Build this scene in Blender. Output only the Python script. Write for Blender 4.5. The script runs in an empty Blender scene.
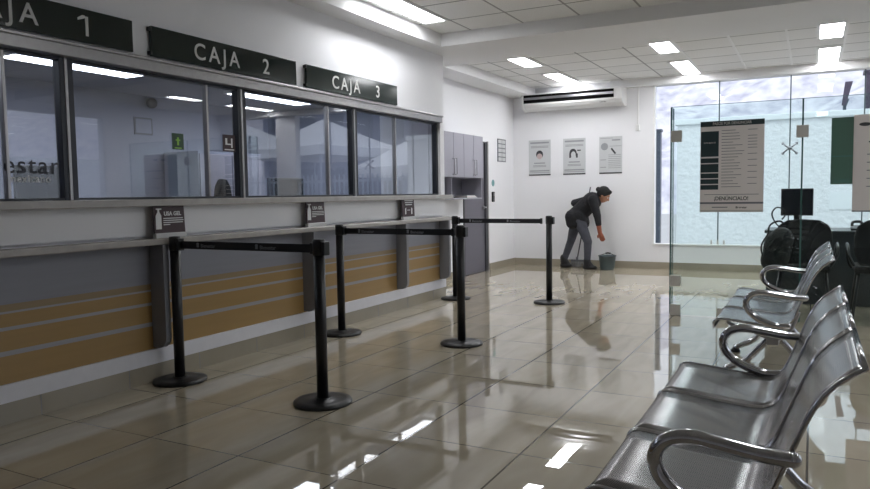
import bpy, bmesh, math, random
from mathutils import Vector, Matrix
random.seed(7)
S = bpy.context.scene
COL = S.collection

# ------------------------------------------------------------------ camera
CAMH = 1.229
yaw, pitch, roll = math.radians(28.0024), math.radians(3.998), math.radians(-0.84525)
fwd = Vector((-math.sin(yaw)*math.cos(pitch), math.cos(yaw)*math.cos(pitch), -math.sin(pitch)))
r0 = Vector((math.cos(yaw), math.sin(yaw), 0)); u0 = r0.cross(fwd)
rr = math.cos(roll)*r0 + math.sin(roll)*u0
uu = -math.sin(roll)*r0 + math.cos(roll)*u0
cam = bpy.data.cameras.new('camera'); camo = bpy.data.objects.new('camera', cam); COL.objects.link(camo)
mw = Matrix.Identity(4)
for i in range(3):
    mw[i][0] = rr[i]; mw[i][1] = uu[i]; mw[i][2] = -fwd[i]
mw[0][3], mw[1][3], mw[2][3] = 0, 0, CAMH
camo.matrix_world = mw
cam.sensor_width = 36; cam.lens = 710.94/870*36; cam.clip_start = .05; cam.clip_end = 300
S.camera = camo

# ------------------------------------------------------------------ light and exposure
S.view_settings.view_transform = 'Standard'; S.view_settings.look = 'None'
S.view_settings.gamma = 1; S.view_settings.use_curve_mapping = False
S.view_settings.exposure = 0.5
SKY = 1.35         # overcast sky strength
SUN = .5
LAMP = 16.5         # ceiling panel radiance
world = bpy.data.worlds.new('overcast_sky'); S.world = world; world.use_nodes = True
wn = world.node_tree.nodes; wl = world.node_tree.links
bg = wn['Background']; bg.inputs['Strength'].default_value = SKY
ntc = wn.new('ShaderNodeTexCoord'); nno = wn.new('ShaderNodeTexNoise'); nno.inputs['Scale'].default_value = 2.5
ncr = wn.new('ShaderNodeValToRGB'); ncr.color_ramp.elements[0].color = (.74, .79, .95, 1); ncr.color_ramp.elements[1].color = (.92, .95, 1, 1)
wl.new(ntc.outputs['Generated'], nno.inputs['Vector']); wl.new(nno.outputs['Fac'], ncr.inputs['Fac']); wl.new(ncr.outputs['Color'], bg.inputs['Color'])
sd = bpy.data.lights.new('sun', 'SUN'); sd.energy = SUN; sd.angle = .25; sd.color = (1, .97, .92)
so = bpy.data.objects.new('sun', sd); COL.objects.link(so)
so.rotation_euler = Vector((.15, -.55, .9)).to_track_quat('Z', 'Y').to_euler()
def portal(name, loc, rot, sx, sy):
    l = bpy.data.lights.new(name, 'AREA'); l.shape = 'RECTANGLE'; l.size = sx; l.size_y = sy; l.cycles.is_portal = True
    o = bpy.data.objects.new(name, l); COL.objects.link(o); o.location = loc; o.rotation_euler = rot
portal('window_portal', (-.39, 11.72, 1.64), (math.radians(-90), 0, 0), 3.7, 2.5)
portal('window_portal', (2.47, 11.72, 1.64), (math.radians(-90), 0, 0), 1.1, 2.5)
portal('window_portal', (3.66, 6.35, 1.6), (0, math.radians(90), 0), 2.2, 4.7)

# ------------------------------------------------------------------ materials
def lin(c):
    return tuple(((v/255)/12.92 if v/255 <= .04045 else ((v/255+.055)/1.055)**2.4) for v in c) + (1,)
def new_mat(name):
    m = bpy.data.materials.new(name); m.use_nodes = True
    return m, m.node_tree.nodes, m.node_tree.links, m.node_tree.nodes['Principled BSDF']
def M(name, rgb, rough=.5, metal=0, spec=.5, noise=.06, scale=8, bump=0, bscale=60, coat=0, var=None):
    """procedural material: base colour with a soft noise variation, optional bump"""
    m, n, l, p = new_mat(name)
    tc = n.new('ShaderNodeTexCoord'); nz = n.new('ShaderNodeTexNoise'); nz.inputs['Scale'].default_value = scale; nz.inputs['Detail'].default_value = 4
    l.new(tc.outputs['Object'], nz.inputs['Vector'])
    mx = n.new('ShaderNodeMix'); mx.data_type = 'RGBA'
    c = lin(rgb); d = lin(var) if var else tuple(v*(1-2*noise) for v in c[:3])+(1,)
    mx.inputs[6].default_value = d; mx.inputs[7].default_value = c if var else tuple(min(1, v*(1+noise)) for v in c[:3])+(1,)
    l.new(nz.outputs['Fac'], mx.inputs[0]); l.new(mx.outputs[2], p.inputs['Base Color'])
    p.inputs['Roughness'].default_value = rough; p.inputs['Metallic'].default_value = metal
    p.inputs['Specular IOR Level'].default_value = spec; p.inputs['Coat Weight'].default_value = coat
    if bump:
        n2 = n.new('ShaderNodeTexNoise'); n2.inputs['Scale'].default_value = bscale; l.new(tc.outputs['Object'], n2.inputs['Vector'])
        b = n.new('ShaderNodeBump'); b.inputs['Distance'].default_value = bump; l.new(n2.outputs['Fac'], b.inputs['Height']); l.new(b.outputs['Normal'], p.inputs['Normal'])
    return m
def emit(name, rgb, s):
    m, n, l, p = new_mat(name); p.inputs['Base Color'].default_value = (.8, .8, .8, 1)
    p.inputs['Emission Color'].default_value = rgb+(1,); p.inputs['Emission Strength'].default_value = s
    return m
def glass(name, tint, ior):
    m, n, l, p = new_mat(name); n.remove(p)
    t = n.new('ShaderNodeBsdfTransparent'); t.inputs['Color'].default_value = tint+(1,)
    g = n.new('ShaderNodeBsdfGlossy'); g.inputs['Roughness'].default_value = .0
    f = n.new('ShaderNodeFresnel'); gg = n.new('ShaderNodeNewGeometry'); mr = n.new('ShaderNodeMapRange')   # the thin pane reflects alike from both of its faces
    mr.inputs['To Min'].default_value = ior; mr.inputs['To Max'].default_value = 1/ior; l.new(gg.outputs['Backfacing'], mr.inputs['Value']); l.new(mr.outputs[0], f.inputs['IOR'])
    x = n.new('ShaderNodeMixShader'); l.new(f.outputs[0], x.inputs[0]); l.new(t.outputs[0], x.inputs[1]); l.new(g.outputs[0], x.inputs[2])
    l.new(x.outputs[0], n['Material Output'].inputs['Surface'])
    return m
def line_mask(n, l, sep, axis, off, size, w):
    a = n.new('ShaderNodeMath'); a.operation = 'ADD'; a.inputs[1].default_value = -off + 60*size + w/2; l.new(sep.outputs[axis], a.inputs[0])
    b = n.new('ShaderNodeMath'); b.operation = 'MODULO'; b.inputs[1].default_value = size; l.new(a.outputs[0], b.inputs[0])
    c = n.new('ShaderNodeMath'); c.operation = 'LESS_THAN'; c.inputs[1].default_value = w; l.new(b.outputs[0], c.inputs[0])
    return c
def cell_noise(n, l, vec, size, offx, offy):
    m = n.new('ShaderNodeMapping'); m.inputs['Scale'].default_value = (1/size, 1/size, 0); m.inputs['Location'].default_value = (-offx/size+60, -offy/size+60, 0)
    l.new(vec, m.inputs['Vector'])
    fl = n.new('ShaderNodeVectorMath'); fl.operation = 'FLOOR'; l.new(m.outputs[0], fl.inputs[0])
    w = n.new('ShaderNodeTexWhiteNoise'); w.noise_dimensions = '3D'; l.new(fl.outputs[0], w.inputs['Vector'])
    return w
def floor_material():
    m, n, l, p = new_mat('polished_beige_tile')
    geo = n.new('ShaderNodeNewGeometry'); sep = n.new('ShaderNodeSeparateXYZ'); l.new(geo.outputs['Position'], sep.inputs[0])
    lx = line_mask(n, l, sep, 0, 0, .6, .010); ly = line_mask(n, l, sep, 1, .08, .6, .006)
    mx = n.new('ShaderNodeMath'); mx.operation = 'MAXIMUM'; l.new(lx.outputs[0], mx.inputs[0]); l.new(ly.outputs[0], mx.inputs[1])
    map_ = n.new('ShaderNodeMapping'); map_.inputs['Scale'].default_value = (3.2, .8, 1); l.new(geo.outputs['Position'], map_.inputs[0])
    nz = n.new('ShaderNodeTexNoise'); nz.inputs['Scale'].default_value = 2.2; nz.inputs['Detail'].default_value = 2; nz.inputs['Distortion'].default_value = .6; l.new(map_.outputs[0], nz.inputs['Vector'])
    cr = n.new('ShaderNodeValToRGB'); cr.color_ramp.elements[0].position = .3; cr.color_ramp.elements[1].position = .75
    cr.color_ramp.elements[0].color = lin((163, 153, 134)); cr.color_ramp.elements[1].color = lin((180, 171, 152)); l.new(nz.outputs['Fac'], cr.inputs['Fac'])
    wn_ = cell_noise(n, l, geo.outputs['Position'], .6, 0, .08)
    hs = n.new('ShaderNodeHueSaturation'); l.new(cr.outputs[0], hs.inputs['Color'])
    mr = n.new('ShaderNodeMapRange'); mr.inputs['To Min'].default_value = .93; mr.inputs['To Max'].default_value = 1.05; l.new(wn_.outputs['Value'], mr.inputs['Value']); l.new(mr.outputs[0], hs.inputs['Value'])
    c = n.new('ShaderNodeMix'); c.data_type = 'RGBA'; l.new(mx.outputs[0], c.inputs[0]); l.new(hs.outputs[0], c.inputs[6]); c.inputs[7].default_value = lin((90, 82, 70)); l.new(c.outputs[2], p.inputs['Base Color'])
    r = n.new('ShaderNodeMapRange'); r.inputs['To Min'].default_value = .0; r.inputs['To Max'].default_value = .06; l.new(mx.outputs[0], r.inputs['Value']); l.new(r.outputs[0], p.inputs['Roughness'])
    p.inputs['IOR'].default_value = 1.78
    # every tile lies at a very slightly different tilt and its polish ripples a little
    wv = n.new('ShaderNodeVectorMath'); wv.operation = 'SUBTRACT'; l.new(wn_.outputs['Color'], wv.inputs[0]); wv.inputs[1].default_value = (.5, .5, .5)
    ws = n.new('ShaderNodeVectorMath'); ws.operation = 'MULTIPLY'; ws.inputs[1].default_value = (.0014, .0014, 0); l.new(wv.outputs[0], ws.inputs[0])
    n2 = n.new('ShaderNodeTexNoise'); n2.inputs['Scale'].default_value = 5; n2.inputs['Detail'].default_value = 1; l.new(geo.outputs['Position'], n2.inputs['Vector'])
    r1 = n.new('ShaderNodeVectorMath'); r1.operation = 'SUBTRACT'; l.new(n2.outputs['Color'], r1.inputs[0]); r1.inputs[1].default_value = (.5, .5, .5)
    r2 = n.new('ShaderNodeVectorMath'); r2.operation = 'MULTIPLY'; r2.inputs[1].default_value = (.005, .005, 0); l.new(r1.outputs[0], r2.inputs[0])
    r3 = n.new('ShaderNodeVectorMath'); r3.operation = 'ADD'; l.new(geo.outputs['Normal'], r3.inputs[0]); l.new(r2.outputs[0], r3.inputs[1])
    ad = n.new('ShaderNodeVectorMath'); ad.operation = 'ADD'; l.new(r3.outputs[0], ad.inputs[0]); l.new(ws.outputs[0], ad.inputs[1])
    no = n.new('ShaderNodeVectorMath'); no.operation = 'NORMALIZE'; l.new(ad.outputs[0], no.inputs[0]); l.new(no.outputs[0], p.inputs['Normal'])
    return m
def ceiling_material():
    m, n, l, p = new_mat('ceiling_tile')
    geo = n.new('ShaderNodeNewGeometry'); sep = n.new('ShaderNodeSeparateXYZ'); l.new(geo.outputs['Position'], sep.inputs[0])
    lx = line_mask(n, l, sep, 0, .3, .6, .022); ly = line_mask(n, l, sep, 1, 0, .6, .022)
    nz = n.new('ShaderNodeTexNoise'); nz.inputs['Scale'].default_value = 90; nz.inputs['Detail'].default_value = 3; l.new(geo.outputs['Position'], nz.inputs['Vector'])
    cr = n.new('ShaderNodeValToRGB'); cr.color_ramp.elements[0].position = .25; cr.color_ramp.elements[0].color = lin((222, 222, 221)); cr.color_ramp.elements[1].position = .6; cr.color_ramp.elements[1].color = lin((238, 238, 237)); l.new(nz.outputs['Fac'], cr.inputs['Fac'])
    wn_ = cell_noise(n, l, geo.outputs['Position'], .6, .3, 0)
    hs = n.new('ShaderNodeHueSaturation'); l.new(cr.outputs[0], hs.inputs['Color']); mr = n.new('ShaderNodeMapRange'); mr.inputs['To Min'].default_value = .95; mr.inputs['To Max'].default_value = 1.02; l.new(wn_.outputs['Value'], mr.inputs['Value']); l.new(mr.outputs[0], hs.inputs['Value'])
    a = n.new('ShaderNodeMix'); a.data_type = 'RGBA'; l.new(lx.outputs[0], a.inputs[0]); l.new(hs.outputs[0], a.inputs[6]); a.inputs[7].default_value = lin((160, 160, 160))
    b = n.new('ShaderNodeMix'); b.data_type = 'RGBA'; l.new(ly.outputs[0], b.inputs[0]); l.new(a.outputs[2], b.inputs[6]); b.inputs[7].default_value = lin((140, 140, 140))  # shadow along the dropped tile edges is put into the darker crosswise line colour
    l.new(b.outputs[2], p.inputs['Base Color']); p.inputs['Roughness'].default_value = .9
    return m
def stripe_material():
    """counter front: grey laminate whose lower part carries ochre bands parted by grey lines (bands by height)"""
    m, n, l, p = new_mat('striped_counter_laminate')
    geo = n.new('ShaderNodeNewGeometry'); sep = n.new('ShaderNodeSeparateXYZ'); l.new(geo.outputs['Position'], sep.inputs[0])
    cr = n.new('ShaderNodeValToRGB'); cr.color_ramp.interpolation = 'CONSTANT'
    grey = lin((136, 137, 146)); och = lin((160, 130, 82)); och2 = lin((146, 126, 96)); line = lin((158, 158, 164))
    stops = [(0, och), (.375, line), (.400, och), (.513, line), (.534, och), (.606, line), (.618, och2), (.658, grey)]
    e = cr.color_ramp.elements; e[0].position = 0; e[0].color = och; e[1].position = stops[1][0]; e[1].color = stops[1][1]
    for pos, c in stops[2:]:
        k = e.new(pos); k.color = c
    l.new(sep.outputs[2], cr.inputs['Fac'])
    mp = n.new('ShaderNodeMapping'); mp.inputs['Scale'].default_value = (4, 1.6, 30); l.new(geo.outputs['Position'], mp.inputs[0])
    nz = n.new('ShaderNodeTexNoise'); nz.inputs['Scale'].default_value = 1; nz.inputs['Detail'].default_value = 4; l.new(mp.outputs[0], nz.inputs['Vector'])
    hs = n.new('ShaderNodeHueSaturation'); l.new(cr.outputs[0], hs.inputs['Color']); mr = n.new('ShaderNodeMapRange'); mr.inputs['To Min'].default_value = .9; mr.inputs['To Max'].default_value = 1.08; l.new(nz.outputs['Fac'], mr.inputs['Value']); l.new(mr.outputs[0], hs.inputs['Value'])
    l.new(hs.outputs[0], p.inputs['Base Color']); p.inputs['Roughness'].default_value = .3
    return m
def perforated():
    m, n, l, p = new_mat('perforated_steel')
    tc = n.new('ShaderNodeTexCoord')
    # staggered round holes, from the UV map (metres along the shell)
    def dots(off):
        mp = n.new('ShaderNodeMapping'); mp.inputs['Location'].default_value = off; mp.inputs['Scale'].default_value = (90, 90, 1); l.new(tc.outputs['UV'], mp.inputs[0])
        fr = n.new('ShaderNodeVectorMath'); fr.operation = 'FRACTION'; l.new(mp.outputs[0], fr.inputs[0])
        ds = n.new('ShaderNodeVectorMath'); ds.operation = 'DISTANCE'; l.new(fr.outputs[0], ds.inputs[0]); ds.inputs[1].default_value = (.5, .5, 0)
        lt = n.new('ShaderNodeMath'); lt.operation = 'LESS_THAN'; lt.inputs[1].default_value = .16; l.new(ds.outputs['Value'], lt.inputs[0]); return lt
    a, b = dots((0, 0, 0)), dots((.5, .5, 0))
    mx = n.new('ShaderNodeMath'); mx.operation = 'MAXIMUM'; l.new(a.outputs[0], mx.inputs[0]); l.new(b.outputs[0], mx.inputs[1])
    p.inputs['Base Color'].default_value = lin((128, 127, 128)); p.inputs['Metallic'].default_value = .92; p.inputs['Roughness'].default_value = .24
    t = n.new('ShaderNodeBsdfTransparent'); x = n.new('ShaderNodeMixShader')
    l.new(mx.outputs[0], x.inputs[0]); l.new(p.outputs[0], x.inputs[1]); l.new(t.outputs[0], x.inputs[2]); l.new(x.outputs[0], n['Material Output'].inputs['Surface'])
    return m

MT = dict(
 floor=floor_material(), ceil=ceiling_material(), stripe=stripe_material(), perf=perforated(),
 wall=M('white_wall_paint', (232, 232, 235), .6, noise=.015, scale=1.5), soffit=M('white_soffit_paint', (230, 230, 231), .65, noise=.015, scale=1.5),
 counterwhite=M('counter_white_laminate', (200, 202, 210), .35, noise=.02), plinth=M('white_plinth', (222, 222, 228), .45, noise=.05, scale=14),
 basetile=M('skirting_tile', (158, 150, 134), .18, noise=.08, scale=4), fin=M('grey_laminate', (130, 131, 137), .35, noise=.03),
 stone=M('ledge_stone', (176, 172, 168), .25, noise=.12, scale=12), stone2=M('ledge_worn_edge', (150, 144, 138), .3, noise=.12, scale=12),
 alu=M('brushed_aluminium', (160, 158, 158), .32, .75, noise=.1, scale=25), alud=M('dark_window_rail', (46, 48, 54), .4, .3),
 signgreen=M('dark_green_acrylic', (20, 33, 30), .12, noise=.1, scale=3), letter=M('sign_letter_grey', (208, 208, 206), .4),
 black=M('black_powder_coat', (18, 19, 22), .38), belt=M('black_webbing', (15, 17, 24), .7), beltmark=M('belt_print', (120, 122, 130), .6),
 maroon=M('maroon_card', (58, 34, 40), .45), white=M('white_print', (225, 225, 225), .5), acrylic=M('clear_acrylic_foot', (205, 205, 205), .15),
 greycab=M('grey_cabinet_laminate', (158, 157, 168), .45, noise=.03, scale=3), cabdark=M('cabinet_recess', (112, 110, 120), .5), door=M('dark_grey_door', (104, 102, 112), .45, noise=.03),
 doorframe=M('dark_door_frame', (60, 60, 66), .4), chrome=M('chrome', (190, 190, 194), .12, 1), steel=M('satin_steel', (160, 160, 165), .28, 1), rubber=M('black_rubber', (16, 16, 17), .7),
 plastic=M('white_plastic', (226, 226, 226), .35, noise=.02), slot=M('black_slot', (12, 12, 13), .9, spec=.1), paper=M('poster_paper', (196, 198, 200), .6, noise=.02), paperline=M('poster_grey_print', (150, 152, 156), .6), paperdark=M('poster_dark_print', (58, 58, 62), .6),
 skin=M('skin', (168, 122, 98), .5), hair=M('black_hair', (14, 12, 13), .8, bump=.004, bscale=120), jacket=M('black_jacket', (24, 24, 29), .85, noise=.2, scale=12, bump=.01, bscale=18), jeans=M('grey_trousers', (74, 76, 86), .85, noise=.2, scale=14, bump=.01, bscale=20),
 glove=M('orange_glove', (150, 84, 62), .5), shoe=M('black_shoe', (20, 20, 24), .5), bucket=M('grey_green_bucket', (70, 84, 88), .4), wood=M('mop_handle_grey', (90, 92, 98), .4), mop=M('mop_yarn', (150, 150, 150), .9, bump=.01),
 glass_p=glass('partition_glass', (.90, .955, .945), 1.45), glass_w=glass('window_glass', (.97, .985, .985), 1.35), glass_c=glass('teller_glass', (.90, .92, .96), 1.85), glassedge=M('glass_edge_green', (62, 96, 92), .15), seal=M('dark_glass_joint', (70, 84, 88), .4),
 taupe=M('taupe_poster', (178, 172, 170), .5, noise=.02), tealdark=M('dark_teal_print', (34, 52, 56), .45), greensheet=M('green_sheet', (92, 126, 110), .4), clamp=M('brushed_clamp', (190, 187, 180), .4, .0),
 desk=M('dark_desk_laminate', (50, 56, 60), .4), screen=M('black_screen', (14, 17, 30), .15), fabric=M('black_fabric', (16, 17, 20), .9, noise=.2, bump=.004, bscale=200), bag=M('black_bag', (13, 13, 15), .6, bump=.02, bscale=14),
 stucco=M('white_stucco', (238, 240, 242), .9, noise=.03, scale=20, bump=.03, bscale=9), coping=M('white_coping', (240, 244, 246), .8), ground=M('outdoor_paving', (170, 170, 170), .9, scale=2), tent=M('white_canopy', (236, 238, 242), .7), fence=M('pale_fence', (170, 180, 195), .5), bldg=M('grey_building', (122, 128, 146), .9, noise=.1, scale=.6), bwin=M('building_window', (66, 76, 88), .2), leaf=M('garden_leaves', (70, 92, 66), .8, noise=.3),
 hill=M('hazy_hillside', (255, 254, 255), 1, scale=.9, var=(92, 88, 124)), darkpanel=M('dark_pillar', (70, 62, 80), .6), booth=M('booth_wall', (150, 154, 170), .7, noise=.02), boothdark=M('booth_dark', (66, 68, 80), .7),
 green=M('green_sticker', (30, 70, 34), .4), greenl=M('sticker_yellow_green', (130, 190, 60), .4), teal=M('teal_sticker', (110, 160, 162), .5), lampframe=M('lamp_trim', (235, 235, 235), .4),
 diffuser=emit('lit_diffuser', (.97, .98, 1.0), LAMP), orange=M('orange_folder', (150, 80, 60), .6), grey=M('mid_grey_plastic', (110, 112, 118), .5))

def sheet(name, rgb):
    m, n, l, p = new_mat(name); p.inputs['Roughness'].default_value = .6
    tc = n.new('ShaderNodeTexCoord'); nz = n.new('ShaderNodeTexNoise'); nz.inputs['Scale'].default_value = 5; l.new(tc.outputs['Object'], nz.inputs['Vector'])
    mx = n.new('ShaderNodeMix'); mx.data_type = 'RGBA'; c = lin(rgb); mx.inputs[6].default_value = tuple(v*.95 for v in c[:3])+(1,); mx.inputs[7].default_value = c; l.new(nz.outputs['Fac'], mx.inputs[0])
    t = n.new('ShaderNodeBsdfTranslucent'); x = n.new('ShaderNodeMixShader'); x.inputs[0].default_value = .4
    l.new(mx.outputs[2], p.inputs['Base Color']); l.new(mx.outputs[2], t.inputs['Color'])
    l.new(p.outputs[0], x.inputs[1]); l.new(t.outputs[0], x.inputs[2]); l.new(x.outputs[0], n['Material Output'].inputs['Surface']); return m
MT['taupe'] = sheet('taupe_poster_sheet', (226, 219, 216)); MT['greensheet'] = sheet('green_translucent_sheet', (120, 146, 134))

# ------------------------------------------------------------------ helpers
class MB:
    def __init__(s): s.bm = bmesh.new()
    def box(s, x0, x1, y0, y1, z0, z1):
        v = [s.bm.verts.new(c) for c in ((x0,y0,z0),(x1,y0,z0),(x1,y1,z0),(x0,y1,z0),(x0,y0,z1),(x1,y0,z1),(x1,y1,z1),(x0,y1,z1))]
        for f in ((3,2,1,0),(4,5,6,7),(0,1,5,4),(1,2,6,5),(2,3,7,6),(3,0,4,7)): s.bm.faces.new([v[i] for i in f])
        return s
    def rings(s, rings, closed=True, cap=True, smooth=True):
        R = [[s.bm.verts.new(c) for c in r] for r in rings]; n = len(R[0])
        for a, b in zip(R, R[1:]):
            for i in range(n if closed else n-1):
                f = s.bm.faces.new([a[i], a[(i+1) % n], b[(i+1) % n], b[i]]); f.smooth = smooth
        if cap and closed:
            s.bm.faces.new(R[0][::-1]); s.bm.faces.new(R[-1])
        return s
    def lathe(s, prof, cx=0, cy=0, seg=32):
        return s.rings([[(cx+r*math.cos(2*math.pi*k/seg), cy+r*math.sin(2*math.pi*k/seg), z) for k in range(seg)] for r, z in prof])
    def tube(s, pts, r, seg=10, ry=None, up=None):
        pts = [Vector(p) for p in pts]; R = []; prev = None
        for i, p in enumerate(pts):
            t = (pts[min(i+1, len(pts)-1)]-pts[max(i-1, 0)]).normalized()
            ref = Vector(up) if up else (prev if prev else (Vector((0,0,1)) if abs(t.z) < .9 else Vector((1,0,0))))
            a = (ref - t*ref.dot(t)).normalized(); b = t.cross(a); prev = a
            rad = r[i] if isinstance(r, (list, tuple)) else r; rb = ry if ry else rad
            R.append([p + a*rad*math.cos(2*math.pi*k/seg) + b*rb*math.sin(2*math.pi*k/seg) for k in range(seg)])
        return s.rings(R)
    def prism(s, poly, axis, a, b):
        """poly of 2-D points pushed along an axis: 'x' -> (y,z), 'y' -> (x,z), 'z' -> (x,y)"""
        def P(q, t): return {'x': (t, q[0], q[1]), 'y': (q[0], t, q[1]), 'z': (q[0], q[1], t)}[axis]
        return s.rings([[P(q, a) for q in poly], [P(q, b) for q in poly]], smooth=False)
    def ball(s, c, r, seg=16):
        if not isinstance(r, (tuple, list)): r = (r, r, r)
        m = Matrix.Translation(Vector(c)) @ Matrix.Diagonal((r[0], r[1], r[2], 1))
        bmesh.ops.create_uvsphere(s.bm, u_segments=seg, v_segments=max(6, seg//2), radius=1, matrix=m); return s
    def cap(s, p0, r0_, p1, r1_, seg=16):
        p0, p1 = Vector(p0), Vector(p1); s.ball(p0, r0_, seg); s.ball(p1, r1_, seg); s.tube([p0, p1], [r0_, r1_], seg); return s
    def build(s, name, mat, parent=None, bevel=0, smooth=False, kind=None, label=None):
        bmesh.ops.recalc_face_normals(s.bm, faces=s.bm.faces)
        me = bpy.data.meshes.new(name); s.bm.to_mesh(me); s.bm.free()
        me.materials.append(MT[mat] if isinstance(mat, str) else mat)
        o = bpy.data.objects.new(name, me); COL.objects.link(o)
        if parent: o.parent = parent
        if smooth:
            for f in me.polygons: f.use_smooth = True
        if bevel:
            b = o.modifiers.new('bevel', 'BEVEL'); b.width = bevel; b.segments = 2; b.limit_method = 'ANGLE'
        if kind: o['kind'] = kind
        if label: o['label'] = label
        return o
def B(x0, x1, y0, y1, z0, z1): return MB().box(x0, x1, y0, y1, z0, z1)
def struct(name, mb, mat, **k): return mb.build(name, mat, kind='structure', **k)
def tag(o, label, cat, group=None):
    o['label'] = label; o['category'] = cat
    if group: o['group'] = group
    return o
def thing(name, label, cat, loc=(0, 0, 0), rotz=0, group=None):
    o = bpy.data.objects.new(name, None); COL.objects.link(o); o.location = loc; o.rotation_euler = (0, 0, rotz); o.empty_display_size = .1
    return tag(o, label, cat, group)
def copy_thing(o, loc, label, rotz=None):
    def cp(a, par):
        c = a.copy(); COL.objects.link(c)
        if par: c.parent = par
        for ch in list(a.children): cp(ch, c)
        return c
    r = cp(o, None); r.location = loc; r['label'] = label
    if rotz is not None: r.rotation_euler = (0, 0, rotz)
    return r
ROT = {'+X': Matrix(((0,0,1),(1,0,0),(0,1,0))), '-Y': Matrix(((1,0,0),(0,0,-1),(0,1,0))), '+Y': Matrix(((-1,0,0),(0,0,1),(0,1,0)))}
def text(name, s, size, loc, face, mat, parent=None, align='CENTER', spacing=1, extrude=.002, bold=0, width=None):
    cu = bpy.data.curves.new(name, 'FONT'); cu.body = s; cu.size = size; cu.align_x = align; cu.space_character = spacing; cu.extrude = extrude; cu.offset = bold
    t = bpy.data.objects.new('t', cu); COL.objects.link(t); bpy.context.view_layer.update()
    me = bpy.data.meshes.new_from_object(t.evaluated_get(bpy.context.evaluated_depsgraph_get())); bpy.data.objects.remove(t)
    if width:
        xs = [v.co.x for v in me.vertices]; k = width/(max(xs)-min(xs))
        for v in me.vertices: v.co.x *= k
    me.transform(ROT[face].to_4x4()); me.materials.clear(); me.materials.append(MT[mat])
    o = bpy.data.objects.new(name, me); COL.objects.link(o); o.location = loc
    if parent: o.parent = parent
    return o
def voxel(mb, name, mat, parent, size=.009, smooth=4):
    o = mb.build(name, mat, parent, smooth=True)
    r = o.modifiers.new('remesh', 'REMESH'); r.mode = 'VOXEL'; r.voxel_size = size; r.use_smooth_shade = True
    m = o.modifiers.new('smooth', 'SMOOTH'); m.iterations = smooth; m.factor = .5
    return o

# ------------------------------------------------------------------ room shell
XW, XW2, YB, XR, YF, ZC = -3.9, -4.6, 11.6, 3.5, -2.5, 3.0
struct('floor', B(-6.6, XR+.2, YF-.2, YB+.2, -.12, 0), 'floor')
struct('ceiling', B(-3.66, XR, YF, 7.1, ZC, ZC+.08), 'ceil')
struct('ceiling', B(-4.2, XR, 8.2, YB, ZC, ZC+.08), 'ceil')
struct('trim_1', B(-4.6, XR, 7.1, 8.2, 2.86, ZC+.08), 'soffit')          # beam across the hall
struct('trim_2', B(XW, -3.66, YF, 7.1, 2.86, ZC+.08), 'soffit')           # soffit over the tellers
struct('trim_3', B(XW2, -4.2, 8.2, YB, 2.86, ZC+.08), 'soffit')
struct('ceiling_slab', B(-6.7, XR+.2, YF-.2, YB+.2, ZC+.09, ZC+.3), 'soffit')['kind'] = 'structure'
# bright T-bars of the far ceiling
for x in (-1.5, -.9, -.3, .3, .9, 1.5, 2.1, 2.7):
    struct('trim_4', B(x-.012, x+.012, 8.2, YB-.1, ZC-.006, ZC), 'lampframe')
# teller wall: solid below and above the window band
struct('wall_left', MB().box(XW-.15, XW, YF, 7.6, 2.15, ZC+.08).box(XW-.15, XW, YF, 7.6, .985, 1.18).box(XW-.15, XW-.03, YF, 7.6, 0, .985).box(XW-.15, XW, 7.5, 7.6, 1.18, 2.15), 'wall')
struct('wall_left_return', B(XW2-.12, XW-.15, 7.48, 7.6, 0, ZC+.08), 'wall')
struct('wall_left_rear', MB().box(XW2-.12, XW2, 7.6, 9.56, 0, ZC).box(XW2-.12, XW2, 10.46, YB, 0, ZC).box(XW2-.12, XW2, 9.56, 10.46, 2.04, ZC), 'wall')
struct('wall_back', MB().box(XW2-.12, -2.23, YB, YB+.16, 0, ZC+.08).box(-2.23, XR, YB, YB+.16, 0, .40).box(-2.23, XR, YB, YB+.16, 2.88, ZC+.08).box(1.45, 1.95, YB, YB+.16, .4, 2.88).box(3.0, XR, YB, YB+.16, .4, 2.88), 'wall')
struct('wall_right', MB().box(XR, XR+.16, YF, YB, 0, .5).box(XR, XR+.16, YF, YB, 2.7, ZC+.08).box(XR, XR+.16, YF, 4.0, .5, 2.7).box(XR, XR+.16, 8.7, YB+.16, .5, 2.7), 'wall')
struct('wall_front', B(-6.7, XR+.16, YF-.15, YF, 0, ZC+.08), 'wall')
struct('baseboard_back', B(XW2, XR, YB-.015, YB, 0, .11), 'basetile')
struct('baseboard_left', MB().box(XW2, XW2+.015, 10.52, YB-.015, 0, .11).box(XW2, XW2+.015, 7.6, 9.5, 0, .11), 'basetile')
struct('baseboard_counter', MB().box(XW-.03, XW, YF, 7.6, 0, .12), 'basetile')
bj = MB()
for k in range(-4, 13): bj.box(XW, XW+.001, .08+.6*k-.002, .08+.6*k+.002, 0, .12)
struct('trim_5', bj, 'fin')
struct('trim_6', B(XW-.03, XW+.004, YF, 7.6, .12, .22), 'plinth')
struct('trim_7', B(-2.9, XR, YB-.1, YB, 2.88, ZC), 'soffit')              # pelmet over the window
# booth behind the teller glass
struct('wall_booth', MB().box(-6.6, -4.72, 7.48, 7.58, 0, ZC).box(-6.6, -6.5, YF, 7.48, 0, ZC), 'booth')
struct('trim_8', B(-6.5, -4.05, YF, 7.48, 2.36, 2.40), 'booth')

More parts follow.
